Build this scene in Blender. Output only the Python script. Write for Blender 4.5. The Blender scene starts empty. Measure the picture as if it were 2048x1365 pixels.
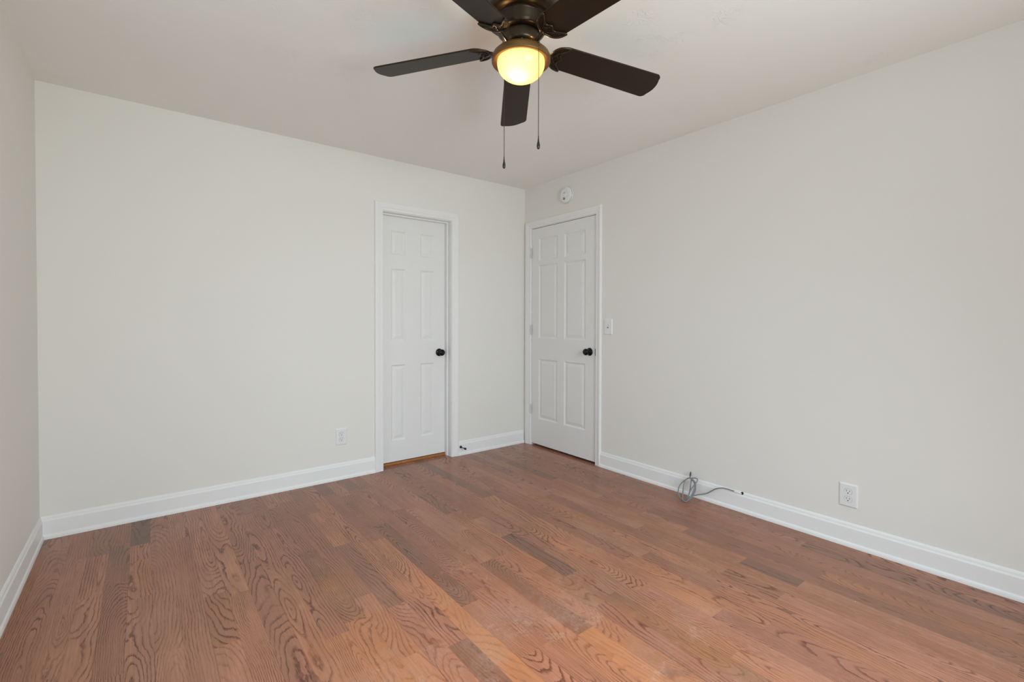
import bpy, bmesh, math, random
from mathutils import Vector, Matrix

# ------------------------------------------------------------------ camera
S = bpy.context.scene
COL = S.collection
CAM = Vector((-2.91281, -3.52966, 1.17656))
YAW, PIT, ROL, FPX, SY = 0.663134, -0.0141229, 0.00224729, 946.51, -27.131
fw = Vector((math.sin(YAW)*math.cos(PIT), math.cos(YAW)*math.cos(PIT), math.sin(PIT)))
rt = Vector((math.cos(YAW), -math.sin(YAW), 0.0))
up = rt.cross(fw)
r2 = rt*math.cos(ROL) + up*math.sin(ROL)
u2 = up*math.cos(ROL) - rt*math.sin(ROL)
cd = bpy.data.cameras.new('camera')
cam = bpy.data.objects.new('camera', cd)
COL.objects.link(cam)
cd.sensor_width = 36.0
cd.lens = FPX/2048*36.0
cd.shift_y = SY/2048
cd.clip_start = 0.02
cam.matrix_world = Matrix(((r2.x, u2.x, -fw.x, CAM.x), (r2.y, u2.y, -fw.y, CAM.y),
                           (r2.z, u2.z, -fw.z, CAM.z), (0, 0, 0, 1)))
S.camera = cam

# ------------------------------------------------------------------ light
S.view_settings.view_transform = 'Standard'
S.view_settings.look = 'None'
S.view_settings.gamma = 1.0
S.view_settings.use_curve_mapping = False
S.view_settings.exposure = -0.09
S.cycles.use_denoising = True
S.cycles.max_bounces = 14
S.cycles.diffuse_bounces = 10
S.cycles.sample_clamp_indirect = 4.0
W = bpy.data.worlds.new('sky')
S.world = W
W.use_nodes = True
W.node_tree.nodes['Background'].inputs[0].default_value = (0.62, 0.78, 1.0, 1)
W.node_tree.nodes['Background'].inputs[1].default_value = 0.6

RW, RL, H = 3.352, 4.45, 2.44          # room: x -RW..0, y -RL..0
# windows (behind the camera's view): rectangles in the front and the left wall
FWIN = [(-2.55, -1.05, 0.70, 2.12)]
LWIN = [(-3.35, -1.45, 0.75, 2.10)]


def daylight(name, loc, direction, sx, sz, power, colour, spread):
    ld = bpy.data.lights.new(name, 'AREA')
    ld.shape = 'RECTANGLE'
    ld.size, ld.size_y = sx, sz
    ld.energy = power
    ld.color = colour
    ld.spread = math.radians(spread)
    o = bpy.data.objects.new(name, ld)
    COL.objects.link(o)
    o.location = loc
    o.rotation_euler = Vector(direction).to_track_quat('-Z', 'Y').to_euler()
    return o


# each window sends cool sky light downwards and warmer ground light upwards
SKY, GROUND = (0.78, 0.92, 1.0), (0.90, 1.0, 0.97)
STRIPS = 4                              # each pane's light is split into louvre-like strips that fit inside the wall opening
for wins, side in ((FWIN, 'front'), (LWIN, 'side')):
    for (a, b, z0, z1) in wins:
        pw, ph_ = b-a-0.08, (z1-z0-0.08)/STRIPS
        for i in range(STRIPS):
            zc = z0+0.04+ph_*(i+0.5)
            if side == 'front':
                daylight('sky_light_front', ((a+b)/2, -RL-0.10, zc), (0, 1, -0.66), pw, ph_, 43/STRIPS, SKY, 112)
                daylight('ground_light_front', ((a+b)/2, -RL-0.10, zc), (0, 1, 0.66), pw, ph_, 22/STRIPS, GROUND, 108)
            else:
                daylight('sky_light_side', (-RW-0.10, (a+b)/2, zc), (1, 0, -0.60), pw, ph_, 11/STRIPS, (0.68, 0.87, 1.0), 130)
                daylight('ground_light_side', (-RW-0.10, (a+b)/2, zc), (1, 0, 0.95), pw, ph_, 2.5/STRIPS, GROUND, 130)

# ------------------------------------------------------------------ helpers


def put(name, bm, mat, parent=None, origin=None, smooth=False, label=None, cat=None, group=None, kind=None):
    """link a bmesh (in world coordinates) as one object whose origin is at `origin`"""
    org = Vector(origin) if origin is not None else (parent_world(parent) if parent else Vector((0, 0, 0)))
    bmesh.ops.translate(bm, verts=bm.verts, vec=-org)
    bmesh.ops.recalc_face_normals(bm, faces=bm.faces)
    me = bpy.data.meshes.new(name)
    bm.to_mesh(me)
    bm.free()
    for f in me.polygons:
        f.use_smooth = smooth
    if mat:
        me.materials.append(mat)
    o = bpy.data.objects.new(name, me)
    COL.objects.link(o)
    o.parent = parent
    o.location = org - (parent_world(parent) if parent else Vector((0, 0, 0)))
    tag(o, label, cat, group, kind)
    return o


def parent_world(p):
    v = Vector((0, 0, 0))
    while p:
        v += p.location
        p = p.parent
    return v


def tag(o, label=None, cat=None, group=None, kind=None):
    for k, v in (('label', label), ('category', cat), ('group', group), ('kind', kind)):
        if v:
            o[k] = v
    return o


def empty(name, loc, label, cat, group=None, kind=None):
    o = bpy.data.objects.new(name, None)
    o.empty_display_size = 0.05
    COL.objects.link(o)
    o.location = loc
    return tag(o, label, cat, group, kind)


def frame(o, u, n, z=(0, 0, 1)):
    """matrix with local x=u, y=n (outward), z"""
    u, n, z, o = Vector(u), Vector(n), Vector(z), Vector(o)
    return Matrix(((u.x, n.x, z.x, o.x), (u.y, n.y, z.y, o.y), (u.z, n.z, z.z, o.z), (0, 0, 0, 1)))


def box(bm, p0, p1, M=None, bevel=0.0, seg=2):
    x0, y0, z0 = p0
    x1, y1, z1 = p1
    vs = [bm.verts.new(c) for c in ((x0, y0, z0), (x1, y0, z0), (x1, y1, z0), (x0, y1, z0),
                                    (x0, y0, z1), (x1, y0, z1), (x1, y1, z1), (x0, y1, z1))]
    fs = [bm.faces.new([vs[i] for i in q]) for q in
          ((0, 3, 2, 1), (4, 5, 6, 7), (0, 1, 5, 4), (1, 2, 6, 5), (2, 3, 7, 6), (3, 0, 4, 7))]
    if bevel > 0:
        es = {e for f in fs for e in f.edges}
        r = bmesh.ops.bevel(bm, geom=list(es), offset=bevel, segments=seg, profile=0.5, affect='EDGES')
        vs = list({v for v in r['verts']} | {v for v in vs if v.is_valid})
    if M is not None:
        bmesh.ops.transform(bm, matrix=M, verts=vs)
    return vs


def lathe(bm, prof, n=48, M=None, cap0=False, cap1=False):
    """revolve (r, z) profile about the local z axis"""
    rings = []
    new = []
    for r, z in prof:
        if r < 1e-6:
            v = bm.verts.new((0, 0, z))
            rings.append([v])
            new.append(v)
        else:
            ring = [bm.verts.new((r*math.cos(2*math.pi*i/n), r*math.sin(2*math.pi*i/n), z)) for i in range(n)]
            rings.append(ring)
            new += ring
    for a, b in zip(rings, rings[1:]):
        for i in range(n):
            j = (i+1) % n
            if len(a) == 1 and len(b) == 1:
                continue
            if len(a) == 1:
                bm.faces.new((a[0], b[j], b[i]))
            elif len(b) == 1:
                bm.faces.new((a[i], a[j], b[0]))
            else:
                bm.faces.new((a[i], a[j], b[j], b[i]))
    if cap0 and len(rings[0]) > 1:
        bm.faces.new(rings[0])
    if cap1 and len(rings[-1]) > 1:
        bm.faces.new(rings[-1])
    if M is not None:
        bmesh.ops.transform(bm, matrix=M, verts=new)
    return new


def tube(bm, pts, rad, n=10, closed=False, caps=True):
    pts = [Vector(p) for p in pts]
    N = len(pts)
    rings = []
    prev = None
    for i, p in enumerate(pts):
        if closed:
            t = pts[(i+1) % N] - pts[i-1]
        else:
            t = pts[min(i+1, N-1)] - pts[max(i-1, 0)]
        if t.length < 1e-9:
            t = Vector((0, 0, 1))
        t.normalize()
        if prev is None:
            a = Vector((0, 0, 1)) if abs(t.z) < 0.9 else Vector((1, 0, 0))
            x = t.cross(a).normalized()
        else:
            x = (prev - t*prev.dot(t))
            x = x.normalized() if x.length > 1e-6 else t.orthogonal().normalized()
        prev = x
        y = t.cross(x)
        r = rad[i] if isinstance(rad, (list, tuple)) else rad
        rings.append([bm.verts.new(p + (x*math.cos(2*math.pi*k/n) + y*math.sin(2*math.pi*k/n))*r) for k in range(n)])
    last = N if closed else N-1
    for i in range(last):
        a, b = rings[i], rings[(i+1) % N]
        for k in range(n):
            j = (k+1) % n
            bm.faces.new((a[k], a[j], b[j], b[k]))
    if caps and not closed:
        bm.faces.new(rings[0])
        bm.faces.new(rings[-1])
    return [v for r_ in rings for v in r_]


def spline(pts, sub=8):
    pts = [Vector(p) for p in pts]
    out = []
    for i in range(len(pts)-1):
        p0, p1, p2, p3 = pts[max(i-1, 0)], pts[i], pts[i+1], pts[min(i+2, len(pts)-1)]
        for k in range(sub):
            t = k/sub
            out.append(0.5*((2*p1) + (p2-p0)*t + (2*p0-5*p1+4*p2-p3)*t*t + (3*p1-p0-3*p2+p3)*t**3))
    out.append(pts[-1])
    return out


def ngon(bm, pts):
    return bm.faces.new([bm.verts.new(p) for p in pts])


def prism(bm, outline, depth, fn):
    """outline of (a, b) pairs, extruded from 0 to depth; fn(a, b, d) -> world point"""
    bot = [bm.verts.new(fn(a, b, 0)) for a, b in outline]
    top = [bm.verts.new(fn(a, b, depth)) for a, b in outline]
    bm.faces.new(bot)
    bm.faces.new(top)
    n = len(outline)
    for i in range(n):
        j = (i+1) % n
        bm.faces.new((bot[i], bot[j], top[j], top[i]))


# ------------------------------------------------------------------ materials
class G:
    """tiny node-graph writer"""

    def __init__(self, name):
        self.m = bpy.data.materials.new(name)
        self.m.use_nodes = True
        self.t = self.m.node_tree
        self.b = self.t.nodes['Principled BSDF']
        self.out = self.t.nodes['Material Output']

    def n(self, kind, **kw):
        nd = self.t.nodes.new(kind)
        for k, v in kw.items():
            setattr(nd, k, v)
        return nd

    def link(self, a, b):
        self.t.links.new(a, b)

    def _in(self, sock, v):
        if isinstance(v, (int, float)):
            sock.default_value = v
        elif isinstance(v, (tuple, list)):
            sock.default_value = v
        else:
            self.link(v, sock)

    def math(self, op, a, b=None, c=None, clamp=False):
        nd = self.n('ShaderNodeMath', operation=op)
        nd.use_clamp = clamp
        self._in(nd.inputs[0], a)
        if b is not None:
            self._in(nd.inputs[1], b)
        if c is not None:
            self._in(nd.inputs[2], c)
        return nd.outputs[0]

    def add(self, a, b): return self.math('ADD', a, b)
    def sub(self, a, b): return self.math('SUBTRACT', a, b)
    def mul(self, a, b): return self.math('MULTIPLY', a, b)

    def step(self, x, lo, hi, a=0.0, b=1.0):
        nd = self.n('ShaderNodeMapRange', interpolation_type='SMOOTHSTEP')
        for i, v in enumerate((x, lo, hi, a, b)):
            self._in(nd.inputs[i], v)
        return nd.outputs[0]

    def vec(self, x, y, z=0.0):
        nd = self.n('ShaderNodeCombineXYZ')
        for i, v in enumerate((x, y, z)):
            self._in(nd.inputs[i], v)
        return nd.outputs[0]

    def noise(self, v, scale=1.0, detail=2.0, rough=0.5):
        nd = self.n('ShaderNodeTexNoise')
        self.link(v, nd.inputs['Vector'])
        nd.inputs['Scale'].default_value = scale
        nd.inputs['Detail'].default_value = detail
        nd.inputs['Roughness'].default_value = rough
        return nd.outputs[0]

    def mix(self, f, a, b, blend='MIX'):
        nd = self.n('ShaderNodeMix', data_type='RGBA', blend_type=blend)
        self._in(nd.inputs[0], f)
        for s, v in ((nd.inputs[6], a), (nd.inputs[7], b)):
            if isinstance(v, tuple) and len(v) == 3:
                v = v + (1,)
            self._in(s, v)
        return nd.outputs[2]

    def bump(self, h, strength, dist=0.001):
        nd = self.n('ShaderNodeBump')
        nd.inputs['Strength'].default_value = strength
        nd.inputs['Distance'].default_value = dist
        self.link(h, nd.inputs['Height'])
        self.link(nd.outputs[0], self.b.inputs['Normal'])

    def obj(self):
        return self.n('ShaderNodeTexCoord').outputs['Object']

    def set(self, colour=None, rough=None, metal=None, spec=None):
        for k, v in (('Base Color', colour), ('Roughness', rough), ('Metallic', metal), ('Specular IOR Level', spec)):
            if v is not None:
                if isinstance(v, tuple) and len(v) == 3:
                    v = v + (1,)
                self._in(self.b.inputs[k], v)
        return self


def plain(name, colour, rough=0.5, metal=0.0, spec=0.5, var=0.06, scale=20.0):
    g = G(name)
    nz = g.noise(g.obj(), scale, 3.0)
    dark = tuple(c*(1-var) for c in colour)
    lite = tuple(min(1, c*(1+var)) for c in colour)
    g.set(g.mix(nz, dark, lite), rough, metal, spec)
    return g.m


# wall paint: warm white, faint roller stipple
g = G('wall_paint')
o_ = g.obj()
g.set(g.mix(g.noise(o_, 1.3, 2.0), (0.768, 0.750, 0.708), (0.783, 0.765, 0.723)), 0.62, 0, 0.3)
g.bump(g.noise(o_, 260.0, 2.0), 0.05, 0.0006)
M_WALL = g.m
# ceiling paint: flat, with brushed swirl texture
g = G('ceiling_paint')
o_ = g.obj()
sw = g.n('ShaderNodeTexNoise')
g.link(o_, sw.inputs['Vector'])
sw.inputs['Scale'].default_value = 16.0
sw.inputs['Detail'].default_value = 4.0
sw.inputs['Distortion'].default_value = 2.2
ridge = g.step(g.math('ABSOLUTE', g.sub(sw.outputs[0], 0.5)), 0.0, 0.05, 1.0, 0.0)
patch = g.step(g.noise(o_, 5.5, 2.0), 0.52, 0.68)
g.set(g.mix(g.noise(o_, 1.0, 2.0), (0.865, 0.868, 0.845), (0.88, 0.883, 0.86)), 0.85, 0, 0.2)
g.bump(g.mul(ridge, patch), 0.6, 0.0014)
M_CEIL = g.m
M_TRIM = plain('trim_paint', (0.815, 0.81, 0.80), 0.45, 0, 0.22, 0.01)
M_HINGE = plain('painted_hinge', (0.66, 0.655, 0.64), 0.4, 0, 0.35, 0.06, 200.0)
M_DOOR = plain('door_paint', (0.785, 0.78, 0.765), 0.45, 0, 0.22, 0.01)
M_BLACK = plain('black_knob_metal', (0.006, 0.0055, 0.005), 0.18, 0.0, 0.25, 0.2)
M_BRONZE = plain('oil_rubbed_bronze', (0.040, 0.027, 0.015), 0.33, 0.65, 0.5, 0.18, 14.0)
M_KITPAN = plain('light_kit_bronze', (0.155, 0.078, 0.021), 0.42, 0.35, 0.5, 0.12, 14.0)
M_CHAIN = plain('dark_chain_metal', (0.06, 0.045, 0.032), 0.35, 0.8, 0.5, 0.1)
M_FOB = plain('dark_fob_metal', (0.030, 0.027, 0.024), 0.3, 0.5, 0.5, 0.3, 90.0)
M_PLATE = plain('white_plastic', (0.78, 0.78, 0.775), 0.35, 0, 0.5, 0.01)
M_DARK = plain('dark_slot', (0.012, 0.011, 0.010), 0.6, 0, 0.3, 0.2)
M_GREYSLOT = plain('grey_slot', (0.10, 0.10, 0.095), 0.6, 0, 0.3, 0.2)
M_CABLE = plain('grey_cable_jacket', (0.215, 0.215, 0.222), 0.35, 0, 0.5, 0.12, 60.0)
M_CABLEWHITE = plain('paint_splashed_cable', (0.75, 0.75, 0.74), 0.45, 0, 0.4, 0.05)
M_STEEL = plain('connector_metal', (0.16, 0.155, 0.15), 0.3, 0.9, 0.5, 0.2, 200.0)
M_RAW = plain('bare_oak_threshold', (0.40, 0.155, 0.045), 0.45, 0, 0.4, 0.25, 30.0)

# fan blade: dark espresso veneer
g = G('espresso_blade')
o_ = g.obj()
mp = g.n('ShaderNodeMapping')
g.link(o_, mp.inputs['Vector'])
mp.inputs['Scale'].default_value = (9, 9, 9)
g.set(g.mix(g.noise(mp.outputs[0], 3.0, 4.0), (0.016, 0.0085, 0.004), (0.026, 0.013, 0.006)), 0.40, 0, 0.24)
M_BLADE = g.m

# frosted bowl: translucent warm glass lit by the bulb inside it
g = G('frosted_amber_glass')
tr = g.n('ShaderNodeBsdfTranslucent')
tr.inputs[0].default_value = (0.95, 0.68, 0.29, 1)
df = g.n('ShaderNodeBsdfDiffuse')
df.inputs[0].default_value = (0.80, 0.66, 0.40, 1)
gl = g.n('ShaderNodeBsdfGlossy')
gl.inputs[1].default_value = 0.25
m1 = g.n('ShaderNodeMixShader')
m1.inputs[0].default_value = 0.25
g.link(tr.outputs[0], m1.inputs[1])
g.link(df.outputs[0], m1.inputs[2])
m2 = g.n('ShaderNodeMixShader')
m2.inputs[0].default_value = 0.04
g.link(m1.outputs[0], m2.inputs[1])
g.link(gl.outputs[0], m2.inputs[2])
g.link(m2.outputs[0], g.out.inputs[0])
M_GLASS = g.m

# oak strip floor: UV 'plank' holds metres across / along each board,
# 'seed' three random numbers per board, 'tone' its own stain (lightness, grey, grain)
g = G('stained_oak_floor')
uv = g.n('ShaderNodeUVMap', uv_map='plank').outputs[0]
su = g.n('ShaderNodeSeparateXYZ')
g.link(uv, su.inputs[0])
u, v = su.outputs[0], su.outputs[1]
sd = g.n('ShaderNodeSeparateColor')
g.link(g.n('ShaderNodeVertexColor', layer_name='seed').outputs[0], sd.inputs[0])
s1, s2, s3 = sd.outputs[0], sd.outputs[1], sd.outputs[2]
tn = g.n('ShaderNodeSeparateColor')
g.link(g.n('ShaderNodeVertexColor', layer_name='tone').outputs[0], tn.inputs[0])
t_l, t_g, t_k = tn.outputs[0], tn.outputs[1], tn.outputs[2]
z_ = g.add(g.mul(s1, 37.0), g.mul(s2, 91.0))


def nz(su_, sv_, detail=2.0, off=0.0, rough=0.5):
    return g.noise(g.vec(g.mul(u, su_), g.mul(v, sv_), g.add(z_, off)), 1.0, detail, rough)


slow = g.sub(nz(5.0, 1.6, 1.5), 0.5)
depth = g.add(g.add(g.mul(g.sub(s2, 0.5), 0.16), g.mul(g.mul(g.sub(s3, 0.5), 0.30), v)), g.mul(slow, 0.16))
du = g.sub(u, g.mul(g.sub(s1, 0.5), 0.15))
rad = g.math('SQRT', g.add(g.mul(du, du), g.mul(depth, depth)))
wob = g.mul(g.sub(nz(26.0, 8.0, 2.0, 3.0), 0.5), 0.0125)
wob2 = g.mul(g.sub(nz(95.0, 38.0, 2.0, 7.0), 0.5), 0.0042)
rad = g.add(rad, g.add(wob, wob2))
ring = g.math('FRACT', g.math('DIVIDE', rad, g.add(0.0062, g.mul(s3, 0.0066))))
line = g.math('MAXIMUM', g.step(ring, 0.0, 0.40, 1.0, 0.0), g.step(ring, 0.90, 1.0, 0.0, 1.0))
line = g.math('POWER', line, 1.35)
fade = g.step(nz(14.0, 2.5, 2.0, 11.0), 0.28, 0.62, 0.25, 1.0)
broken = g.step(nz(520.0, 26.0, 2.0, 19.0), 0.34, 0.60, 0.30, 1.0)
grain = g.mul(g.mul(line, fade), g.mul(broken, t_k))
pores = g.mul(g.step(nz(620.0, 13.0, 3.0, 23.0), 0.55, 0.72), g.add(0.22, g.mul(line, 0.5)))
# board colours
base = g.mix(t_l, (0.350, 0.152, 0.096), (0.475, 0.222, 0.138))
base = g.mix(g.step(g.math('FRACT', g.mul(s1, 7.3)), 0.55, 1.0, 0.0, 0.55), base, (0.50, 0.205, 0.095))
streak = nz(170.0, 3.5, 3.0, 41.0, 0.6)
base = g.mix(g.step(streak, 0.30, 0.72, 0.0, 0.50), base, (0.27, 0.115, 0.070))
mott = nz(14.0, 4.0, 4.0, 31.0, 0.6)
base = g.mix(g.step(mott, 0.35, 0.75, 0.0, 0.45), base, (0.235, 0.110, 0.070))
base = g.mix(g.mul(t_g, 0.85), base, (0.150, 0.092, 0.065))
darkc = g.mix(t_g, (0.118, 0.040, 0.025), (0.060, 0.029, 0.020))
colr = g.mix(g.math('MINIMUM', g.mul(grain, 1.28), 0.95), base, darkc)
colr = g.mix(g.mul(pores, 0.62), colr, (0.120, 0.045, 0.028))
# middle of the room: boards more orange in a noisy patch, plus sanding dust
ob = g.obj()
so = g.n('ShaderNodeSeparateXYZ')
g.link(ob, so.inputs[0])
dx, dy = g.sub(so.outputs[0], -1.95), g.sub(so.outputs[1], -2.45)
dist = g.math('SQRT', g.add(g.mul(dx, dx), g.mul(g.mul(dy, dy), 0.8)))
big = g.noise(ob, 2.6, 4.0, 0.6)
tinted = g.step(g.add(dist, g.mul(g.sub(big, 0.5), 1.5)), 0.25, 1.15, 1.0, 0.0)
colr = g.mix(g.mul(tinted, 0.20), colr, (0.60, 0.225, 0.075), 'OVERLAY')
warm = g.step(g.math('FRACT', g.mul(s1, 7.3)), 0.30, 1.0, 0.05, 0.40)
colr = g.mix(g.mul(tinted, warm), colr, (0.60, 0.245, 0.090))
scr = g.noise(g.vec(g.mul(so.outputs[0], 60.0), g.mul(so.outputs[1], 34.0)), 1.0, 5.0, 0.75)
dustp = g.step(g.noise(ob, 6.0, 5.0, 0.65), 0.54, 0.72)
dust = g.mul(g.mul(dustp, g.add(0.10, g.mul(tinted, 0.90))), g.step(scr, 0.38, 0.62, 0.25, 1.0))
haze = g.mul(g.step(g.noise(ob, 3.1, 5.0, 0.7), 0.44, 0.66), g.add(0.15, g.mul(tinted, 0.85)))
fib = g.step(g.noise(g.vec(g.mul(so.outputs[0], 150.0), g.mul(so.outputs[1], 60.0)), 1.0, 4.0, 0.8), 0.40, 0.66)
colr = g.mix(g.mul(g.mul(haze, g.add(0.35, g.mul(fib, 0.65))), 0.42), colr, (0.46, 0.315, 0.255))
colr = g.mix(g.mul(g.mul(dust, g.add(0.2, fib)), 0.36), colr, (0.60, 0.45, 0.37))
smudge = g.mul(g.step(g.noise(ob, 4.3, 4.0, 0.6), 0.60, 0.75), g.add(0.15, tinted))
colr = g.mix(g.mul(smudge, 0.42), colr, (0.10, 0.06, 0.045))
# crumbs of white filler
vo = g.n('ShaderNodeTexVoronoi')
g.link(ob, vo.inputs['Vector'])
vo.inputs['Scale'].default_value = 9.0
vs_ = g.n('ShaderNodeSeparateColor')
g.link(vo.outputs['Color'], vs_.inputs[0])
crumb = g.mul(g.step(vo.outputs['Distance'], 0.010, 0.020, 1.0, 0.0), g.step(vs_.outputs[0], 0.90, 0.91))
colr = g.mix(crumb, colr, (0.8, 0.72, 0.66))
# board edges: u measured from the centre, edge distance baked as attribute-free width
edge = g.step(g.math('ABSOLUTE', u), 0.0403, 0.0415, 0.0, 1.0)
colr = g.mix(g.mul(edge, 0.28), colr, (0.075, 0.030, 0.020))
g.set(colr, g.add(g.add(0.18, g.mul(dust, 0.35)), g.mul(line, 0.06)), 0, 0.20)
g.bump(g.add(g.mul(g.add(grain, pores), -1.0), g.mul(edge, -1.0)), 0.10, 0.0006)
M_FLOOR = g.m

# ------------------------------------------------------------------ shell
T = 0.115                                   # wall thickness
CD = (-1.431, -0.821, 2.028)                # closet opening x0, x1, head
HD = (-0.101, -0.913, 2.045)                # hall opening y0, y1, head


def wall_with_holes(name, M, u0, u1, z1, holes, thick=T):
    """slab in local (u, n, z); n=0 is the room face, the body goes to n=-thick"""
    us = sorted({u0, u1} | {h[0] for h in holes} | {h[1] for h in holes})
    zs = sorted({0.0, z1} | {h[2] for h in holes} | {h[3] for h in holes})
    bm = bmesh.new()
    for a, b in zip(us, us[1:]):
        for c, d in zip(zs, zs[1:]):
            mu, mz = (a+b)/2, (c+d)/2
            if any(h[0] < mu < h[1] and h[2] < mz < h[3] for h in holes):
                continue
            box(bm, (a, -thick, c), (b, 0, d))
    bmesh.ops.remove_doubles(bm, verts=bm.verts, dist=1e-5)
    # drop the internal faces between neighbouring cells
    seen = {}
    for f in bm.faces:
        seen.setdefault(tuple(sorted(v.index for v in f.verts)), []).append(f)
    bm.verts.index_update()
    seen = {}
    for f in bm.faces:
        seen.setdefault(tuple(sorted(v.index for v in f.verts)), []).append(f)
    bmesh.ops.delete(bm, geom=[f for fs in seen.values() if len(fs) > 1 for f in fs], context='FACES')
    bmesh.ops.transform(bm, matrix=M, verts=bm.verts)
    return put(name, bm, M_WALL, kind='structure', label=name.replace('_', ' ') + ' of the room, painted warm white', cat='wall')


FB = frame((0, 0, 0), (1, 0, 0), (0, -1, 0))        # back wall, u = x
FR = frame((0, 0, 0), (0, -1, 0), (-1, 0, 0))       # right wall, u = -y
FL = frame((-RW, 0, 0), (0, 1, 0), (1, 0, 0))       # left wall, u = y
FF = frame((0, -RL, 0), (1, 0, 0), (0, 1, 0))       # front wall, u = x
wall_with_holes('wall_back', FB, -RW-T, T, H, [(CD[0]-0.018, CD[1]+0.018, 0.0, CD[2]+0.018)])
wall_with_holes('wall_right', FR, 0.0, RL+T, H, [(-HD[0]-0.018, -HD[1]+0.018, 0.0, HD[2]+0.018)])
wall_with_holes('wall_left', FL, -RL-T, 0.0, H, [(a, b, c, d) for a, b, c, d in LWIN])
wall_with_holes('wall_front', FF, -RW, 0.0, H, [(a, b, c, d) for a, b, c, d in FWIN])

# closet and hall behind the two doors (seen only through the gaps)
bm = bmesh.new()
box(bm, (-1.9, 0.75, 0), (-0.3, 0.80, H))
box(bm, (-1.95, T, 0), (-1.9, 0.80, H))
box(bm, (-0.3, T, 0), (-0.25, 0.80, H))
put('wall_closet', bm, M_WALL, kind='structure', label='closet walls behind the closed left door', cat='wall')
bm = bmesh.new()
box(bm, (0.95, -1.5, 0), (1.0, 0.10, H))
box(bm, (T, -1.55, 0), (1.0, -1.5, H))
box(bm, (T, 0.10, 0), (1.0, 0.116, H))
put('wall_hall', bm, M_WALL, kind='structure', label='hall walls behind the closed right door', cat='wall')
bm = bmesh.new()
box(bm, (-RW-T, -RL-T, H), (1.0, 0.80, H+0.10))
put('ceiling', bm, M_CEIL, kind='structure', label='flat white ceiling with a faint brushed texture', cat='ceiling')

# floor boards
random.seed(11)
PW = 0.0833
bm = bmesh.new()
uvl = bm.loops.layers.uv.new('plank')
lseed = bm.loops.layers.float_color.new('seed')
ltone = bm.loops.layers.float_color.new('tone')
x = -2.9695 - 6*PW
Y0, Y1 = -RL-T, 0.80
# boards told apart in the photograph: (x inside, y inside) -> (end y far, end y near, lightness, grey, grain)
FIX = [(-2.93, -0.2, 0.10, -0.395, 0.15, 1.0, 0.9), (-2.92, -0.50, -0.395, -0.60, 0.75, 0.0, 0.9),
       (-3.01, -0.65, -0.61, -0.80, 0.30, 0.35, 0.8), (-3.09, -0.9, -0.42, -0.86, 0.85, 0.0, 1.4),
       (-1.59, -1.90, -1.645, -2.30, 0.25, 0.45, 1.0), (-1.73, -2.0, -1.82, -2.26, 0.55, 0.05, 0.7),
       (-1.84, -2.5, -2.265, -3.0, 0.9, 0.0, 1.2),
       (-0.63, -2.55, -2.41, -2.67, 0.10, 0.75, 0.9), (-0.46, -2.30, -1.75, -2.43, 0.15, 0.35, 0.6),
       (-0.43, -2.60, -2.43, -2.70, 0.10, 0.40, 0.6), (-0.80, -2.75, -2.657, -3.4, 0.7, 0.0, 0.8),
       (-2.42, -0.7, -0.3, -1.1, 0.4, 0.15, 1.0), (-1.32, -1.6, -1.48, -1.98, 0.2, 0.75, 1.0),
       (-1.45, -2.1, -1.86, -2.22, 0.2, 0.65, 1.1), (-1.35, -2.5, -2.20, -3.05, 0.2, 0.80, 0.8), (-1.945, -1.6, -1.10, -2.02, 1.0, 0.0, 0.9, 0.1340),
       (-1.945, -2.2, -2.02, -2.9, 1.0, 0.0, 0.8, 0.1345), (-1.60, -2.5, -2.30, -2.75, 1.0, 0.0, 0.7, 0.1335), (-2.28, -1.4, -1.0, -1.7, 0.3, 0.55, 1.2)]


def board(x0, ya, yb, l, gy, k, s=None):
    s = s or (random.random(), random.random(), random.random())
    vs = [bm.verts.new((x0, ya, 0)), bm.verts.new((x0+PW, ya, 0)), bm.verts.new((x0+PW, yb, 0)), bm.verts.new((x0, yb, 0))]
    f = bm.faces.new(vs)
    for lp, (cu, cv) in zip(f.loops, ((-PW/2, ya), (PW/2, ya), (PW/2, yb), (-PW/2, yb))):
        lp[uvl].uv = (cu, cv - (ya+yb)/2)
        lp[lseed] = (s[0], s[1], s[2], 1)
        lp[ltone] = (l, gy, k, 1)


while x < 1.0:
    fixed = sorted([f for f in FIX if x <= f[0] < x+PW], key=lambda f: -f[2])
    y = Y1 + random.uniform(0, 0.5)
    spans = []
    while y > Y0:
        nxt = None
        for f in fixed:
            if y > f[2] + 1e-4:
                nxt = f
                break
        ln = random.choice((0.35, 0.5, 0.7, 0.9, 1.1, 1.4))*random.uniform(0.85, 1.15)
        here = [f for f in fixed if abs(f[2]-y) < 1e-4]
        if here:
            f = here[0]
            board(x, f[3], y, f[4], f[5], f[6], (f[7], random.random(), random.random()) if len(f) > 7 else None)
            y = f[3]
            continue
        e = y - ln
        if nxt and e < nxt[2] + 0.25:
            e = nxt[2]
        e = max(e, Y0)
        gy = random.random()
        board(x, e, y, random.random(), (gy*0.25 if gy < 0.84 else random.uniform(0.3, 0.65)), random.uniform(0.6, 1.15))
        y = e
        if e <= Y0:
            break
    x += PW
put('floor', bm, M_FLOOR, kind='structure', label='red-brown stained oak strip floor with a more orange, dusty centre', cat='floor')
bm = bmesh.new()
box(bm, (-RW-T, Y0, -0.08), (1.0, Y1, -0.004))
put('floor_slab', bm, M_DARK, kind='structure', label='subfloor under the oak boards', cat='floor')

# baseboards
BB = [(0, 0), (0.019, 0), (0.0185, 0.010), (0.0165, 0.018), (0.0125, 0.024), (0.0120, 0.028), (0.0120, 0.096),
      (0.0105, 0.100), (0.0085, 0.104), (0.0070, 0.113), (0.0045, 0.119), (0.0030, 0.122), (0, 0.122)]


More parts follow.
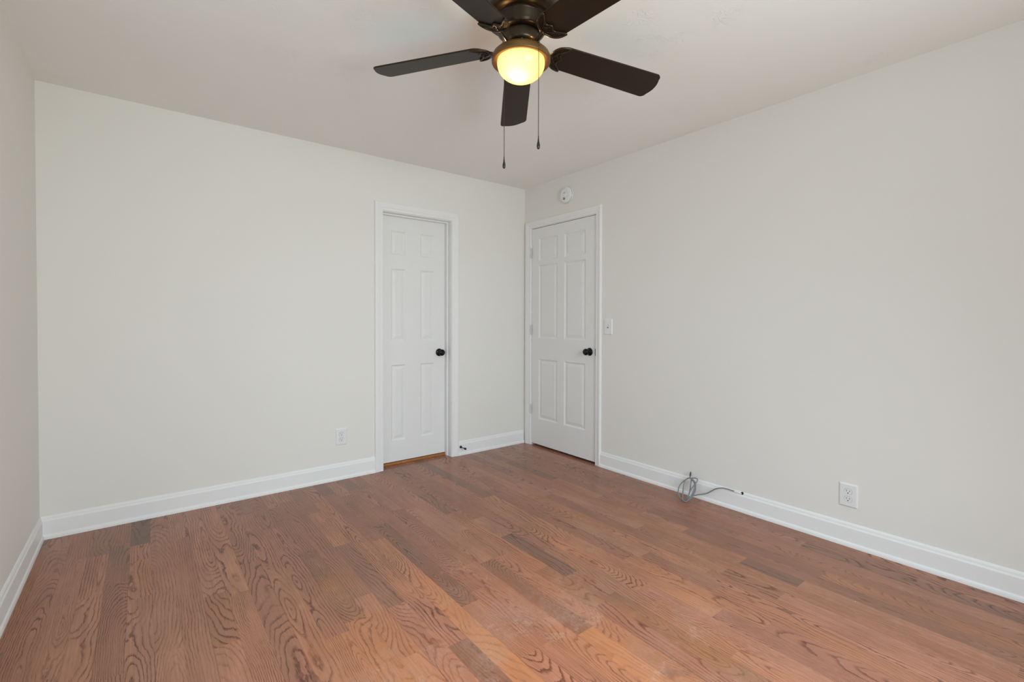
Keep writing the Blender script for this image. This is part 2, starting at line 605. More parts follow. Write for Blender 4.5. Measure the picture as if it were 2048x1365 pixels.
def baseboard(name, M, u0, u1, label):
    bm = bmesh.new()
    a = [bm.verts.new(M @ Vector((u0, t, z))) for t, z in BB]
    b = [bm.verts.new(M @ Vector((u1, t, z))) for t, z in BB]
    n = len(BB)
    for i in range(n):
        j = (i+1) % n
        bm.faces.new((a[i], a[j], b[j], b[i]))
    bm.faces.new(a)
    bm.faces.new(b)
    put(name, bm, M_TRIM, kind='structure', label=label, cat='baseboard')


baseboard('baseboard_back', FB, -RW, -1.502, 'white baseboard along the back wall left of the closet door')
baseboard('baseboard_corner', FB, -0.752, -0.0155, 'short white baseboard between the closet door and the room corner')
baseboard('baseboard_right', FR, 0.972, RL, 'white baseboard along the right wall')
baseboard('baseboard_left', FL, -RL, -0.0005, 'white baseboard along the left wall')
baseboard('baseboard_front', FF, -RW, 0, 'white baseboard along the front wall')

CAS = [(0, 0), (0, 0.0085), (0.003, 0.0105), (0.016, 0.0115), (0.020, 0.0100), (0.024, 0.0125), (0.040, 0.0155),
       (0.052, 0.0175), (0.060, 0.0170), (0.065, 0.0135), (0.066, 0.009), (0.066, 0)]


def casing(name, M, u0, u1, head, wl, wr, wh, label, jamb, stop):
    """u0/u1/head: inner edges of the casing; wl/wr/wh: widths of its legs and head"""
    bm = bmesh.new()
    st = []
    for s, t in CAS:
        q = s/0.066
        pts = ((u0-q*wl, t, 0), (u0-q*wl, t, head+q*wh), (u1+q*wr, t, head+q*wh), (u1+q*wr, t, 0))
        st.append([bm.verts.new(M @ Vector(p)) for p in pts])
    n = len(st)
    for i in range(n):
        j = (i+1) % n
        for k in range(3):
            bm.faces.new((st[i][k], st[j][k], st[j][k+1], st[i][k+1]))
    bm.faces.new([r[0] for r in st])
    bm.faces.new([r[3] for r in st])
    ob_ = put(name, bm, M_TRIM, kind='structure', label=label, cat='door casing')
    bm = bmesh.new()
    j0, j1, jh = jamb
    box(bm, (j0-0.018, -T, 0), (j0, 0.0, jh+0.018), M)
    box(bm, (j1, -T, 0), (j1+0.018, 0.0, jh+0.018), M)
    box(bm, (j0, -T, jh), (j1, 0.0, jh+0.018), M)
    put('jamb', bm, M_TRIM, ob_)
    bm = bmesh.new()
    s0, s1_ = stop
    for a in ((j0, j0+0.011), (j1-0.011, j1)):
        box(bm, (a[0], s0, 0), (a[1], s1_, jh), M, 0.002, 2)
    box(bm, (j0+0.011, s0, jh-0.011), (j1-0.011, s1_, jh), M, 0.002, 2)
    put('stop_moulding', bm, M_TRIM, ob_)
    return ob_


casing('trim_1', FB, -1.436, -0.816, 2.033, 0.066, 0.066, 0.068, 'white casing and jamb around the closet door',
       CD, (-0.084, -0.050))
casing('trim_2', FR, -HD[0]-0.004, -HD[1]+0.003, HD[2]+0.004, 0.076, 0.056, 0.064, 'white casing and jamb around the hinged corner door',
       (-HD[0], -HD[1], HD[2]), (-0.075, -0.041))


def panel_door(name, M, u0, u1, z0, z1, thick, cols, rows, label, groove):
    """six raised panels; local n=0 is the visible face, body to n=-thick"""
    bm = bmesh.new()
    us = sorted({u0, u1} | {c for p in cols for c in p})
    zs = sorted({z0, z1} | {c for p in rows for c in p})
    R_ = groove                                  # (inset, depth) steps of the moulding
    for a, b in zip(us, us[1:]):
        for c, d in zip(zs, zs[1:]):
            if (a, b) in cols and (c, d) in rows:
                prev = None
                for off, dep in [(0, 0)] + R_:
                    ringv = [bm.verts.new((a+off, dep, c+off)), bm.verts.new((b-off, dep, c+off)),
                             bm.verts.new((b-off, dep, d-off)), bm.verts.new((a+off, dep, d-off))]
                    if prev:
                        for i in range(4):
                            j = (i+1) % 4
                            bm.faces.new((prev[i], prev[j], ringv[j], ringv[i]))
                    prev = ringv
                bm.faces.new(prev)
            else:
                ngon(bm, ((a, 0, c), (b, 0, c), (b, 0, d), (a, 0, d)))
    for q in (((u0, 0, z0), (u0, -thick, z0), (u0, -thick, z1), (u0, 0, z1)),
              ((u1, 0, z0), (u1, -thick, z0), (u1, -thick, z1), (u1, 0, z1)),
              ((u0, 0, z0), (u1, 0, z0), (u1, -thick, z0), (u0, -thick, z0)),
              ((u0, 0, z1), (u1, 0, z1), (u1, -thick, z1), (u0, -thick, z1)),
              ((u0, -thick, z0), (u1, -thick, z0), (u1, -thick, z1), (u0, -thick, z1))):
        ngon(bm, q)
    bmesh.ops.remove_doubles(bm, verts=bm.verts, dist=1e-5)
    bmesh.ops.transform(bm, matrix=M, verts=bm.verts)
    org = M @ Vector(((u0+u1)/2, 0, z0))
    return put(name, bm, M_DOOR, origin=org, label=label, cat='door', kind='structure')


GRV = [(0.004, -0.002), (0.008, -0.006), (0.013, -0.0085), (0.018, -0.0085), (0.026, -0.0065), (0.040, -0.0030), (0.0405, -0.0025)]
d1 = panel_door('door_1', frame((0, 0.088, 0), (1, 0, 0), (0, -1, 0)), -1.427, -0.8245, 0.026, 2.024, 0.035,
                [(-1.329, -1.199), (-1.066, -0.936)], [(0.196, 0.816), (1.008, 1.599), (1.709, 1.905)],
                'white six-panel closet door, recessed in its jamb, left of the corner', GRV)
d2 = panel_door('door_2', frame((0.004, 0, 0), (0, -1, 0), (-1, 0, 0)), 0.104, 0.9090, 0.018, 2.0405, 0.035,
                [(0.200, 0.451), (0.538, 0.791)], [(0.258, 0.820), (1.014, 1.694), (1.733, 1.942)],
                'white six-panel door with painted hinges in the room corner, below the smoke detector', GRV)
# bare oak threshold showing in the gap under the closet door
bm = bmesh.new()
box(bm, (-1.431, 0.086, 0.0), (-0.821, T, 0.019), None, 0.003, 2)
put('trim_3', bm, M_RAW, kind='structure', label='bare orange oak threshold under the closet door', cat='threshold')


def knob(parent, M):
    """M: local z points out of the door"""
    bm = bmesh.new()
    lathe(bm, [(0, 0), (0.0325, 0), (0.0330, 0.003), (0.0310, 0.007), (0.024, 0.0105), (0.0135, 0.0125), (0.0120, 0.016),
               (0.0115, 0.026), (0.0150, 0.031)], 40, M)
    k = put('doorknob', bm, M_BLACK, parent, M.translation, True, label='black round doorknob on a round rose')
    bm = bmesh.new()
    lathe(bm, [(0.0115, 0.029), (0.0190, 0.0325), (0.0255, 0.039), (0.0280, 0.047), (0.0272, 0.054), (0.0235, 0.060),
               (0.0160, 0.0640), (0.0060, 0.0655), (0.0050, 0.0645), (0, 0.0645)], 40, M)
    put('knob_ball', bm, M_BLACK, k, M.translation, True)
    return k


knob(d1, frame((-0.888, 0.088, 0.902), (1, 0, 0), (0, 0, 1), (0, -1, 0)))
knob(d2, frame((0.004, -0.842, 0.921), (0, 1, 0), (0, 0, 1), (-1, 0, 0)))
bm = bmesh.new()
box(bm, (-0.0012, -0.9130, 0.892), (0.020, -0.9030, 0.951), None, 0.0008, 1)
put('latch_plate', bm, M_BLACK, d2, (0.01, -0.909, 0.921), label='black latch plate on the door edge')
for zc in (1.817, 1.092, 0.343):
    bm = bmesh.new()
    Mz = Matrix.Translation((-0.0075, -0.1035, zc))
    for i in range(5):
        a = -0.0445 + i*0.0178
        lathe(bm, [(0, a+0.0004), (0.0072, a+0.0004), (0.0080, a+0.0012), (0.0080, a+0.0164), (0.0072, a+0.0172), (0, a+0.0172)], 14, Mz)
    lathe(bm, [(0, 0.0445), (0.0052, 0.0445), (0.0056, 0.0470), (0.0035, 0.0490), (0, 0.0494)], 14, Mz)
    lathe(bm, [(0, -0.0488), (0.0040, -0.0480), (0.0052, -0.0445), (0, -0.0445)], 14, Mz)
    box(bm, (-0.0105, -0.1035+0.004, zc-0.0445), (-0.0085, -0.1035+0.012, zc+0.0445), None, 0.0005, 1)
    put('hinge', bm, M_HINGE, d2, (0, -0.1035, zc), True)

# door stop screwed to the short baseboard
base = Vector((-0.7305, -0.0118, 0.0735))
ds = empty('door_stop', base, 'small black rigid door stop screwed into the short baseboard beside the closet casing', 'door stop')
Md = frame(base, (1, 0, 0), (0, 0, 1), (0.03, -1, -0.02))
bm = bmesh.new()
lathe(bm, [(0, 0), (0.0115, 0), (0.0115, 0.003), (0.0085, 0.0065), (0.0045, 0.009), (0, 0.009)], 20, Md)
put('mounting_base', bm, M_BLACK, ds, None, True)
bm = bmesh.new()
lathe(bm, [(0, 0.006), (0.0032, 0.006), (0.0032, 0.066), (0, 0.066)], 14, Md)
put('rod', bm, M_BLACK, ds, None, True)
bm = bmesh.new()
lathe(bm, [(0, 0.062), (0.0080, 0.062), (0.0098, 0.066), (0.0098, 0.074), (0.0078, 0.079), (0, 0.0805)], 20, Md)
put('rubber_tip', bm, M_DARK, ds, None, True)


# ------------------------------------------------------------------ wall plates
def rounded_plate(bm, M, w, h, t, lip):
    """cover plate with sloping edges, local x across, y out, z up"""
    prev = None
    for off, dep in ((0, 0), (0, t*0.35), (lip*0.45, t*0.82), (lip, t)):
        ringv = [bm.verts.new(M @ Vector(p)) for p in ((-w/2+off, dep, -h/2+off), (w/2-off, dep, -h/2+off),
                                                       (w/2-off, dep, h/2-off), (-w/2+off, dep, h/2-off))]
        if prev:
            for i in range(4):
                j = (i+1) % 4
                bm.faces.new((prev[i], prev[j], ringv[j], ringv[i]))
        else:
            bm.faces.new(ringv)
        prev = ringv
    bm.faces.new(prev)


def screw(parent, M, zc, t, slot_mat=M_GREYSLOT):
    bm = bmesh.new()
    lathe(bm, [(0, t+0.0012), (0.0022, t+0.001), (0.0034, t-0.0003)], 14, M @ frame((0, 0, zc), (1, 0, 0), (0, 0, 1), (0, 1, 0)))
    put('screw', bm, M_PLATE, parent, M @ Vector((0, t, zc)), True)


def outlet(M, label, group):
    e = empty('wall_outlet', M.translation, label, 'outlet', group)
    t = 0.0062
    bm = bmesh.new()
    rounded_plate(bm, M, 0.083, 0.121, t, 0.0065)
    put('cover_plate', bm, M_PLATE, e)
    for zc in (0.0200, -0.0200):
        bm = bmesh.new()
        prof = []
        for i in range(48):
            a = 2*math.pi*i/48
            prof.append((0.0172*math.cos(a), max(-0.0140, min(0.0140, 0.0172*math.sin(a)))))
        prism(bm, prof, 0.0020, lambda a, b, d: M @ Vector((a, t-0.0004+d, zc+b)))
        bmesh.ops.remove_doubles(bm, verts=bm.verts, dist=1e-6)
        r = put('receptacle', bm, M_PLATE, e, M @ Vector((0, t, zc)))
        # dark outline groove round the receptacle
        bm = bmesh.new()
        tube(bm, [M @ Vector((a*1.03, t-0.0003, zc+b*1.03)) for a, b in prof[::2]], 0.0006, 6, True)
        put('groove', bm, M_GREYSLOT, r, M @ Vector((0, t, zc)))
        for sx, hh in ((-0.0066, 0.0082), (0.0066, 0.0068)):
            bm = bmesh.new()
            box(bm, (sx-0.0011, t+0.0014, zc+0.0030-hh/2+0.001), (sx+0.0011, t+0.0019, zc+0.0030+hh/2+0.001), M)
            put('slot', bm, M_DARK, r, M @ Vector((sx, t, zc+0.004)))
        bm = bmesh.new()
        pr = [(0.0026*math.cos(math.pi*i/10), -0.0026*math.sin(math.pi*i/10)-0.0072) for i in range(11)] + [(-0.0026, -0.0048), (0.0026, -0.0048)]
        prism(bm, pr, 0.0005, lambda a, b, d: M @ Vector((a, t+0.0014+d, zc+b)))
        put('ground_hole', bm, M_DARK, r, M @ Vector((0, t, zc-0.007)))
    screw(e, M, 0.0, t)
    return e


outlet(frame((-1.7575, 0, 0.3165), (1, 0, 0), (0, -1, 0)), 'white duplex outlet on the back wall, left of the closet door', 'duplex wall outlets')
outlet(frame((0, -2.671, 0.2655), (0, -1, 0), (-1, 0, 0)), 'white duplex outlet on the right wall above the baseboard, right of the cable coil', 'duplex wall outlets')

Ms = frame((0, -1.0425, 1.1315), (0, -1, 0), (-1, 0, 0))
sw_ = empty('light_switch', Ms.translation, 'white toggle light switch on the right wall beside the corner door casing', 'light switch')
bm = bmesh.new()
rounded_plate(bm, Ms, 0.083, 0.125, 0.0065, 0.0065)
put('cover_plate', bm, M_PLATE, sw_)
bm = bmesh.new()
box(bm, (-0.0052, 0.0060, -0.0118), (0.0052, 0.0070, 0.0118), Ms)
put('toggle_slot', bm, M_GREYSLOT, sw_, Ms @ Vector((0, 0.0065, 0)))
bm = bmesh.new()
box(bm, (-0.0045, 0.0, -0.0045), (0.0045, 0.0165, 0.0045), Ms @ Matrix.Translation((0, 0.005, 0.001)) @ Matrix.Rotation(math.radians(24), 4, 'X'), 0.0015, 2)
put('toggle', bm, M_PLATE, sw_, Ms @ Vector((0, 0.0065, 0)))
screw(sw_, Ms, 0.0302, 0.0065)
screw(sw_, Ms, -0.0302, 0.0065)

# smoke detector above the corner door
Mk = frame((0, -0.578, 2.268), (0, -1, 0), (0, 0, 1), (-1, 0, 0))
sm = empty('smoke_detector', Mk.translation, 'round white smoke detector on the wall above the corner door', 'smoke detector')
bm = bmesh.new()
lathe(bm, [(0, 0), (0.0725, 0), (0.0735, 0.002), (0.0735, 0.009), (0.070, 0.0105), (0, 0.0105)], 56, Mk)
put('mounting_ring', bm, M_PLATE, sm, None, True)
bm = bmesh.new()
for i in range(28):
    if i % 7 == 6:
        continue
    a = 2*math.pi*i/28
    Mi = Mk @ Matrix.Rotation(a, 4, 'Z')
    box(bm, (0.0665, -0.0055, 0.0150), (0.0706, 0.0055, 0.0172), Mi)
put('vent', bm, M_GREYSLOT, sm)
bm = bmesh.new()
lathe(bm, [(0.066, 0.0100), (0.0705, 0.0112), (0.0700, 0.0210), (0.0670, 0.0275), (0.0600, 0.0318), (0.0450, 0.0345), (0.030, 0.0350),
           (0.0290, 0.0343), (0.0230, 0.0343), (0.0220, 0.0356), (0.0100, 0.0362), (0, 0.0362)], 56, Mk)
put('cover', bm, M_PLATE, sm, None, True)
bm = bmesh.new()
lathe(bm, [(0, 0.0375), (0.0028, 0.0372), (0.0036, 0.0358)], 16, Mk @ Matrix.Translation((-0.001, 0.012, 0)))
put('indicator_light', bm, M_DARK, sm, None, True)
bm = bmesh.new()
box(bm, (-0.017, -0.043, 0.0340), (0.004, -0.0345, 0.0356), Mk, 0.0008, 1)
box(bm, (-0.019, -0.031, 0.0348), (0.003, -0.026, 0.0356), Mk, 0.0008, 1)
put('label_mark', bm, M_DARK, sm)

# ------------------------------------------------------------------ coiled cable by the right wall


def ray(px, py):
    return (fw + r2*((px-1024)/FPX) - u2*((py-682.5-SY)/FPX))


def on_lean(sx, sy, off=0.0):
    """a spot of the coil, traced on the plane in which the coil leans against the baseboard"""
    d = ray(1340+sx/12.8, 940+sy/12.8)
    k = 0.105/0.15
    t = (-0.138+off+k*CAM.z-CAM.x)/(d.x-k*d.z)
    p = CAM + d*t
    p.z = max(p.z, 0.0048)
    p.x = min(p.x, -0.0245)
    return p


loops = [
    ((524, 120), 0), ((516, 165), 0), ((512, 200), 0), ((430, 236), 0.004), ((330, 310), 0.006), ((250, 405), 0.008), ((216, 500), 0.008), ((214, 600), 0.008),
    ((245, 690), 0.006), ((310, 775), 0.004), ((385, 795), 0.0), ((450, 768), 0.0), ((520, 712), -0.002), ((590, 640), -0.004),
    ((640, 530), -0.004), ((662, 430), -0.004), ((630, 335), -0.004), ((570, 255), -0.002), ((520, 216), 0.002), ((450, 222), 0.004),
    ((385, 290), 0.004), ((350, 400), 0.003), ((338, 520), 0.002), ((328, 650), 0), ((324, 750), -0.003), ((340, 812), -0.005),
    ((375, 838), -0.006), ((430, 815), -0.006), ((500, 755), -0.006), ((565, 690), -0.007), ((622, 610), -0.008), ((655, 520), -0.008),
    ((660, 420), -0.008), ((640, 330), -0.007), ((590, 262), -0.005), ((550, 246), -0.001), ((536, 330), 0.002), ((524, 430), 0.003),
    ((510, 530), 0.003), ((480, 640), 0.002), ((430, 735), 0.001), ((412, 775), -0.002), ((450, 790), -0.008), ((530, 690), -0.010),
    ((570, 600), -0.011), ((610, 500), -0.012), ((632, 420), -0.013), ((612, 330), -0.012), ((560, 262), -0.008), ((540, 226), -0.003), ((600, 214), -0.006),
    ((670, 222), -0.010), ((704, 252), -0.013), ((690, 300), -0.014), ((640, 372), -0.014), ((580, 445), -0.013), ((540, 512), -0.012),
    ((500, 600), -0.010), ((462, 690), -0.008), ((440, 752), -0.008), ((470, 742), -0.012), ((530, 690), -0.014)]
pts = [on_lean(a, b, o) for (a, b), o in loops]


def at_x(px, py, x):
    d = ray(px, py)
    return CAM + d*((x-CAM.x)/d.x)


tail = [((620, 662), -0.085), ((720, 642), -0.072), ((850, 626), -0.058), ((960, 600), -0.050), ((1060, 547), -0.046), ((1160, 496), -0.044),
        ((1260, 476), -0.042), ((1370, 473), -0.038), ((1500, 506), -0.032), ((1640, 552), -0.025)]
pts += [at_x(1340+a/12.8, 940+b/12.8, xx) for (a, b), xx in tail]
cb = empty('cable_coil', (pts[26].x, pts[26].y, 0), 'loose coil of grey cable leaning on the right baseboard, tail running to a hole', 'cable')
bm = bmesh.new()
tube(bm, spline(pts, 6), 0.0039, 10)
put('cable_jacket', bm, M_CABLE, cb, None, True)
bm = bmesh.new()
tail2 = [pts[-1]] + [at_x(1340+a/12.8, 940+b/12.8, xx) for (a, b), xx in (((1740, 587), -0.019), ((1800, 606), -0.013), ((1850, 614), -0.005))]
tube(bm, spline(tail2, 6), 0.0031, 10)
put('painted_end', bm, M_CABLEWHITE, cb, None, True, label='paint-splashed white end of the cable')
hole = at_x(1340+1853/12.8, 940+608/12.8, -0.004)
bm = bmesh.new()
lathe(bm, [(0, 0.006), (0.006, 0.006), (0.0085, 0.003), (0.0085, -0.004), (0, -0.004)], 18,
      frame(hole, (0, 1, 0), (0, 0, 1), (-1, 0, 0)))
put('wall_bushing', bm, M_DARK, cb, None, True, label='dark hole where the cable enters the wall')
bm = bmesh.new()
ax = (pts[0]-pts[2]).normalized()
side = ax.orthogonal().normalized()
lathe(bm, [(0, -0.004), (0.0048, -0.004), (0.0048, 0.004), (0.0062, 0.005), (0.0062, 0.017), (0.0052, 0.018), (0.0052, 0.026),
           (0.0016, 0.0265), (0.0012, 0.034), (0, 0.034)], 8, frame(pts[1], side, ax.cross(side), ax))
put('connector', bm, M_STEEL, cb, None, False, label='dark metal screw-on connector')

# ------------------------------------------------------------------ ceiling fan
FX, FY, ZB = -1.7067, -2.0405, 2.2819
fan = empty('ceiling_fan', (FX, FY, H), 'dark bronze five-blade ceiling fan with a lit frosted bowl light', 'ceiling fan')
FM = Matrix.Translation((FX, FY, 0))
bm = bmesh.new()
lathe(bm, [(0, 2.4395), (0.146, 2.4395), (0.1495, 2.436), (0.1495, 2.396), (0.147, 2.386), (0.140, 2.380), (0.112, 2.381), (0.104, 2.379), (0.1010, 2.374),
           (0.1005, 2.345), (0.098, 2.341), (0.0985, 2.338), (0.0945, 2.335), (0.0950, 2.332), (0.0905, 2.329), (0.084, 2.327), (0, 2.327)], 72, FM)
hs = put('motor_housing', bm, M_BRONZE, fan, None, True)
bm = bmesh.new()
lathe(bm, [(0, 2.326), (0.066, 2.326), (0.074, 2.323), (0.0755, 2.318), (0.0755, 2.288), (0.073, 2.281), (0.066, 2.277), (0.050, 2.2755), (0, 2.2755)], 64, FM)
fly = put('flywheel', bm, M_BRONZE, fan, None, True)
for i in range(10):
    a = 2*math.pi*i/10 + 0.31
    bm = bmesh.new()
    pb = Vector((FX+0.060*math.cos(a), FY+0.060*math.sin(a), 2.2755))
    lathe(bm, [(0, -0.003), (0.003, -0.0022), (0.0042, 0), (0.0042, 0.003)], 12, Matrix.Translation(pb))
    put('bolt', bm, M_CHAIN, fly, pb, True)
bm = bmesh.new()
lathe(bm, [(0, 2.277), (0.033, 2.277), (0.034, 2.270), (0.032, 2.262), (0.040, 2.257), (0, 2.257)], 40, FM)
put('switch_housing', bm, M_KITPAN, fan, None, True)
bm = bmesh.new()
lathe(bm, [(0, 2.2575), (0.060, 2.2575), (0.088, 2.2555), (0.104, 2.2500), (0.1135, 2.241), (0.1172, 2.233), (0.1180, 2.222), (0.1178, 2.2155), (0.1165, 2.2130), (0.1100, 2.2145),
           (0.1000, 2.2165), (0.0972, 2.2180), (0.0960, 2.222), (0.0955, 2.240), (0.060, 2.246), (0, 2.246)], 72, FM)
put('light_fitter', bm, M_KITPAN, fan, None, True)
bm = bmesh.new()
pr = [(0.0945, 2.221), (0.0952, 2.211)]
for i in range(1, 17):
    a = math.pi/2*i/16
    pr.append((0.0952*math.cos(a)**0.92 if i < 16 else 0.0, 2.208-0.068*math.sin(a)))
lathe(bm, pr, 72, FM)
bowl = put('glass_bowl', bm, M_GLASS, fan, None, True, label='glowing frosted amber glass bowl')
bl = bpy.data.lights.new('bulb', 'POINT')
bl.energy = 1.3
bl.color = (1.0, 0.70, 0.36)
bl.shadow_soft_size = 0.018
bo = bpy.data.objects.new('bulb', bl)
COL.objects.link(bo)
bo.parent = fan
# the lamps added above the fitter stand for bulb light leaking up
bo.location = Vector((FX, FY, 2.180)) - Vector((FX, FY, H)) - rt*0.010 - Vector((fw.x, fw.y, 0)).normalized()*0.018

for a_ in (0.95, 2.9, 4.75, 5.9):
    vl = bpy.data.lights.new('hub_fill_light', 'POINT')
    vl.energy = 0.28
    vl.color = (1.0, 0.62, 0.26)
    vl.shadow_soft_size = 0.004
    vo_ = bpy.data.objects.new('hub_fill_light', vl)
    COL.objects.link(vo_)
    vo_.parent = fan
    vo_.location = (0.088*math.cos(a_), 0.088*math.sin(a_), 2.2660-H)

PH, HW, PITCH, TAP, TX, TY = 0.9512, 0.0698, -0.2216, -0.1051, -0.0176, -0.0059
DEV = (0.002, -0.03, -0.014, 0.011, 0.032)
DROOP = (-0.056, -0.018, -0.013, -0.017, -0.049)


def blade_frame(k):
    a = PH + k*2*math.pi/5 + DEV[k]
    d = Vector((math.cos(a), math.sin(a), 0))
    t = Vector((-math.sin(a), math.cos(a), 0))
    w_ = t*math.cos(PITCH) + Vector((0, 0, math.sin(PITCH)))
    n_ = d.cross(w_)

    def f(r, w, h):
        p = d*r + w_*w + n_*h
        p.z += TX*p.x + TY*p.y + DROOP[k]*r
        return Vector((FX, FY, ZB)) + p
    return f


def smooth01(x):
    x = max(0.0, min(1.0, x))
    return x*x*(3-2*x)


def blade_outline():
    R0, R1 = 0.146, 0.660
    rc = 0.024

    def hw(r):
        return HW*(1+TAP*(0.6-r)/0.35)
    right = []
    # rounded root
    for i in range(0, 13):
        a = math.pi/2*i/12
        right.append((R0 + 0.050*(1-math.cos(a)), hw(R0+0.05)*math.sin(a)))
    for i in range(1, 12):
        r = R0+0.05 + (R1-rc-R0-0.05)*i/12
        right.append((r, hw(r)))
    wt = hw(R1-rc)
    for i in range(0, 9):
        a = math.pi/2*i/8
        right.append((R1-0.012-rc + rc*math.sin(a), wt-rc + rc*math.cos(a)))
    for i in range(1, 6):
        w = (wt-rc)*(1-i/6)
        right.append((R1-0.012*(w/(wt-rc))**2, w))
    left = [(r, -w) for r, w in right[1:]][::-1]
    return right + [(R1, 0)] + left


for k in range(5):
    f = blade_frame(k)
    bm = bmesh.new()
    ol = blade_outline()
    n = len(ol)
    rings = []
    for off, h in ((0.0012, -0.003), (0, -0.0020), (0, 0.0020), (0.0012, 0.003)):
        rings.append([bm.verts.new(f(0.40+(r-0.40)*(1-off/0.26), w*(1-off/HW), h)) for r, w in ol])
    for a, b in zip(rings, rings[1:]):
        for i in range(n):
            j = (i+1) % n
            bm.faces.new((a[i], a[j], b[j], b[i]))
    bm.faces.new(rings[0])
    bm.faces.new(rings[-1])
    bld = put('fan_blade', bm, M_BLADE, fan, f(0.2, 0, 0))
    # ornate horned bracket under the blade root
    hz = -0.0068 if f(0.3, 0, -0.01).z < f(0.3, 0, 0).z else 0.0068
    sgn = -1 if hz < 0 else 1
    outer, inner = [], []
    m = 24
    for i in range(m+1):
        q = -1 + 2*i/m
        outer.append((0.131 + 0.066*abs(q)**2.1, 0.0620*math.sin(q*math.pi/2)**1 if abs(q) < 1 else 0.0620*q))
    for i in range(m+1):
        q = -1 + 2*i/m
        s = abs(q)
        inn = 0.1700 + 0.027*s**1.6 - 0.008*math.sin(math.pi*min(1, s*1.15))**2 + 0.010*math.exp(-(q/0.16)**2)
        inner.append((inn, 0.0600*q))
    bm = bmesh.new()
    loop = outer + inner[::-1]
    tube(bm, [f(r, w, hz) for r, w in loop], 0.0043, 8, True)
    # thin web between the rims
    for a, b in zip(range(m), range(1, m+1)):
        o0, o1, i0, i1 = outer[a], outer[b], inner[a], inner[b]
        for h in (hz*0.55, hz*0.95):
            ngon(bm, (f(o0[0], o0[1], h), f(o1[0], o1[1], h), f(i1[0], i1[1], h), f(i0[0], i0[1], h)))
    # inner scroll ribs
    tube(bm, [f(r, w, hz*1.05) for r, w in ((0.141, -0.006), (0.150, -0.017), (0.160, -0.026), (0.172, -0.032), (0.184, -0.045))], 0.0028, 7)
    tube(bm, [f(r, w, hz*1.05) for r, w in ((0.141, 0.006), (0.150, 0.017), (0.160, 0.026), (0.172, 0.032), (0.184, 0.045))], 0.0028, 7)
    tube(bm, [f(r, w, hz*1.05) for r, w in ((0.150, -0.017), (0.158, -0.006), (0.172, 0.0), (0.158, 0.006), (0.150, 0.017))], 0.0026, 7)
    # arm to the flywheel
    zf = 2.279
    c0 = f(0.134, 0, hz)
    dirv = Vector((c0.x-FX, c0.y-FY, 0)).normalized()
    hub = Vector((FX, FY, 0)) + dirv*0.052
    hub.z = zf-0.006
    mid = Vector((FX, FY, 0)) + dirv*0.094
    mid.z = min(zf, c0.z) - 0.014
    tube(bm, spline([hub, (hub+mid)/2 + Vector((0, 0, -0.006)), mid, c0], 6), [0.0125]*4 + [0.011]*4 + [0.009]*5 + [0.0075]*6, 12)
    for s in (-1, 1):
        sp = dirv.cross(Vector((0, 0, 1)))*0.010*s
        lathe(bm, [(0, -0.003), (0.0035, -0.002), (0.0045, 0.001), (0.0045, 0.012)], 10, Matrix.Translation(hub+sp+Vector((0, 0, -0.006))))
    put('blade_bracket', bm, M_BRONZE, bld, c0, True)

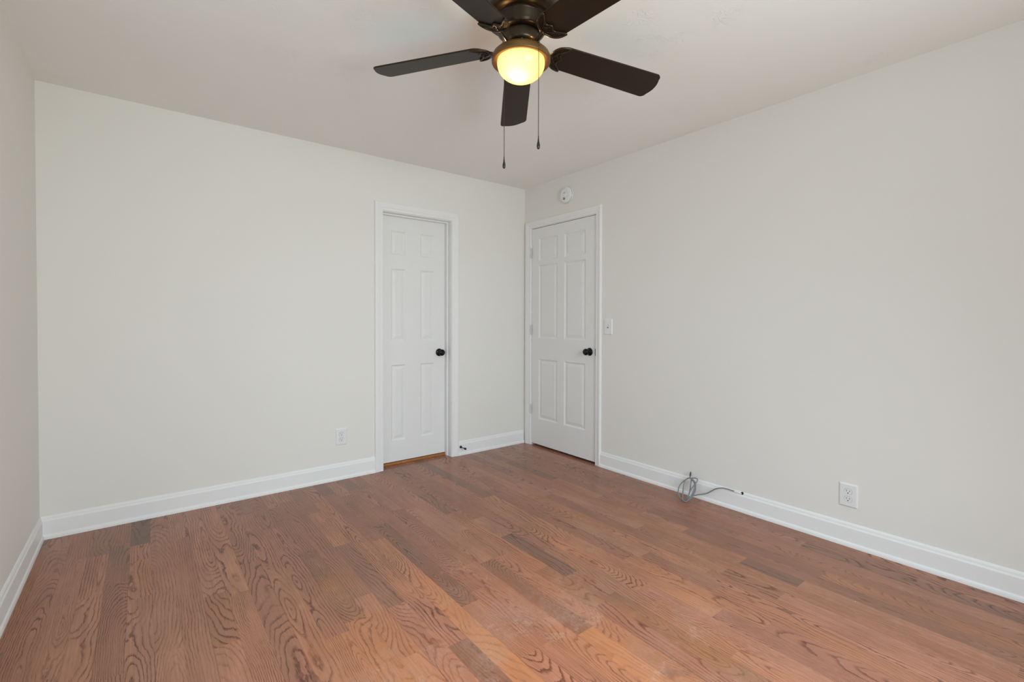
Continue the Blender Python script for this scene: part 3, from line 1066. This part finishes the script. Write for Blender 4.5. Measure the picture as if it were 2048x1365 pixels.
# pull chains
fh = Vector((fw.x, fw.y, 0)).normalized()
for name_lab, pos, z0, z1, behind in (
        ('shorter pull chain hanging in front of the bowl', Vector((FX, FY, 0)) + rt*0.0655 - fh*0.097, 2.2330, 1.880, False),
        ('longer pull chain hanging behind the bowl', Vector((FX, FY, 0)) - rt*0.0690 + fh*0.097, 2.2330, 1.868, True)):
    bm = bmesh.new()
    nb = int((z0-z1)/0.0044)
    for i in range(nb):
        c = Vector((pos.x, pos.y, z0 - i*(z0-z1)/nb))
        bmesh.ops.create_icosphere(bm, subdivisions=1, radius=0.0021, matrix=Matrix.Translation(c))
    tube(bm, [(pos.x, pos.y, z0), (pos.x, pos.y, z1)], 0.0006, 5)
    # short outlet spout on the fitter
    tube(bm, [pos + Vector((0, 0, 2.240)) + (Vector((FX, FY, 0))-pos).normalized()*0.012, pos + Vector((0, 0, 2.238)), pos + Vector((0, 0, 2.230))], 0.0030, 8)
    pc = put('pull_chain', bm, M_CHAIN, fan, (pos.x, pos.y, z0), True, label=name_lab)
    bm = bmesh.new()
    lathe(bm, [(0, 0.004), (0.0020, 0.003), (0.0022, -0.008), (0.0032, -0.011), (0.0026, -0.014), (0.0042, -0.021), (0.0062, -0.030), (0.0066, -0.037),
               (0.0054, -0.043), (0.0030, -0.0465), (0, -0.0475)], 20, Matrix.Translation((pos.x, pos.y, z1)))
    put('pull_fob', bm, M_FOB, pc, (pos.x, pos.y, z1), True)

# ------------------------------------------------------------------ windows behind the camera


def window(name, M, u0, u1, z0, z1, label):
    bm = bmesh.new()
    fwid = 0.035
    for a, b in (((u0, z0), (u0+fwid, z1)), ((u1-fwid, z0), (u1, z1)), ((u0+fwid, z0), (u1-fwid, z0+fwid)), ((u0+fwid, z1-fwid), (u1-fwid, z1)),
                 ((u0+fwid, (z0+z1)/2-0.02), (u1-fwid, (z0+z1)/2+0.02))):
        box(bm, (a[0], -0.075, a[1]), (b[0], -0.035, b[1]), M, 0.003, 1)
    wo = put(name, bm, M_TRIM, origin=M @ Vector(((u0+u1)/2, -0.05, z0)), kind='structure', label=label, cat='window')
    bm = bmesh.new()
    for a, b in (((u0-0.07, z0-0.07), (u0, z1+0.07)), ((u1, z0-0.07), (u1+0.07, z1+0.07)), ((u0, z1), (u1, z1+0.07)), ((u0, z0-0.07), (u1, z0))):
        box(bm, (a[0], 0.0, a[1]), (b[0], 0.016, b[1]), M, 0.003, 1)
    put('window_casing', bm, M_TRIM, wo)
    bm = bmesh.new()
    box(bm, (u0-0.09, -0.035, z0-0.012), (u1+0.09, 0.045, z0+0.012), M, 0.004, 1)
    put('window_sill', bm, M_TRIM, wo)


for i, (a, b, c, d) in enumerate(FWIN):
    window('window_%d' % (i+1), FF, a, b, c, d, 'white sash window in the front wall behind the viewer, %s of the pair' % ('left' if i else 'right'))
for (a, b, c, d) in LWIN:
    window('window_3', FL, a, b, c, d, 'white sash window in the left wall, outside the picture')
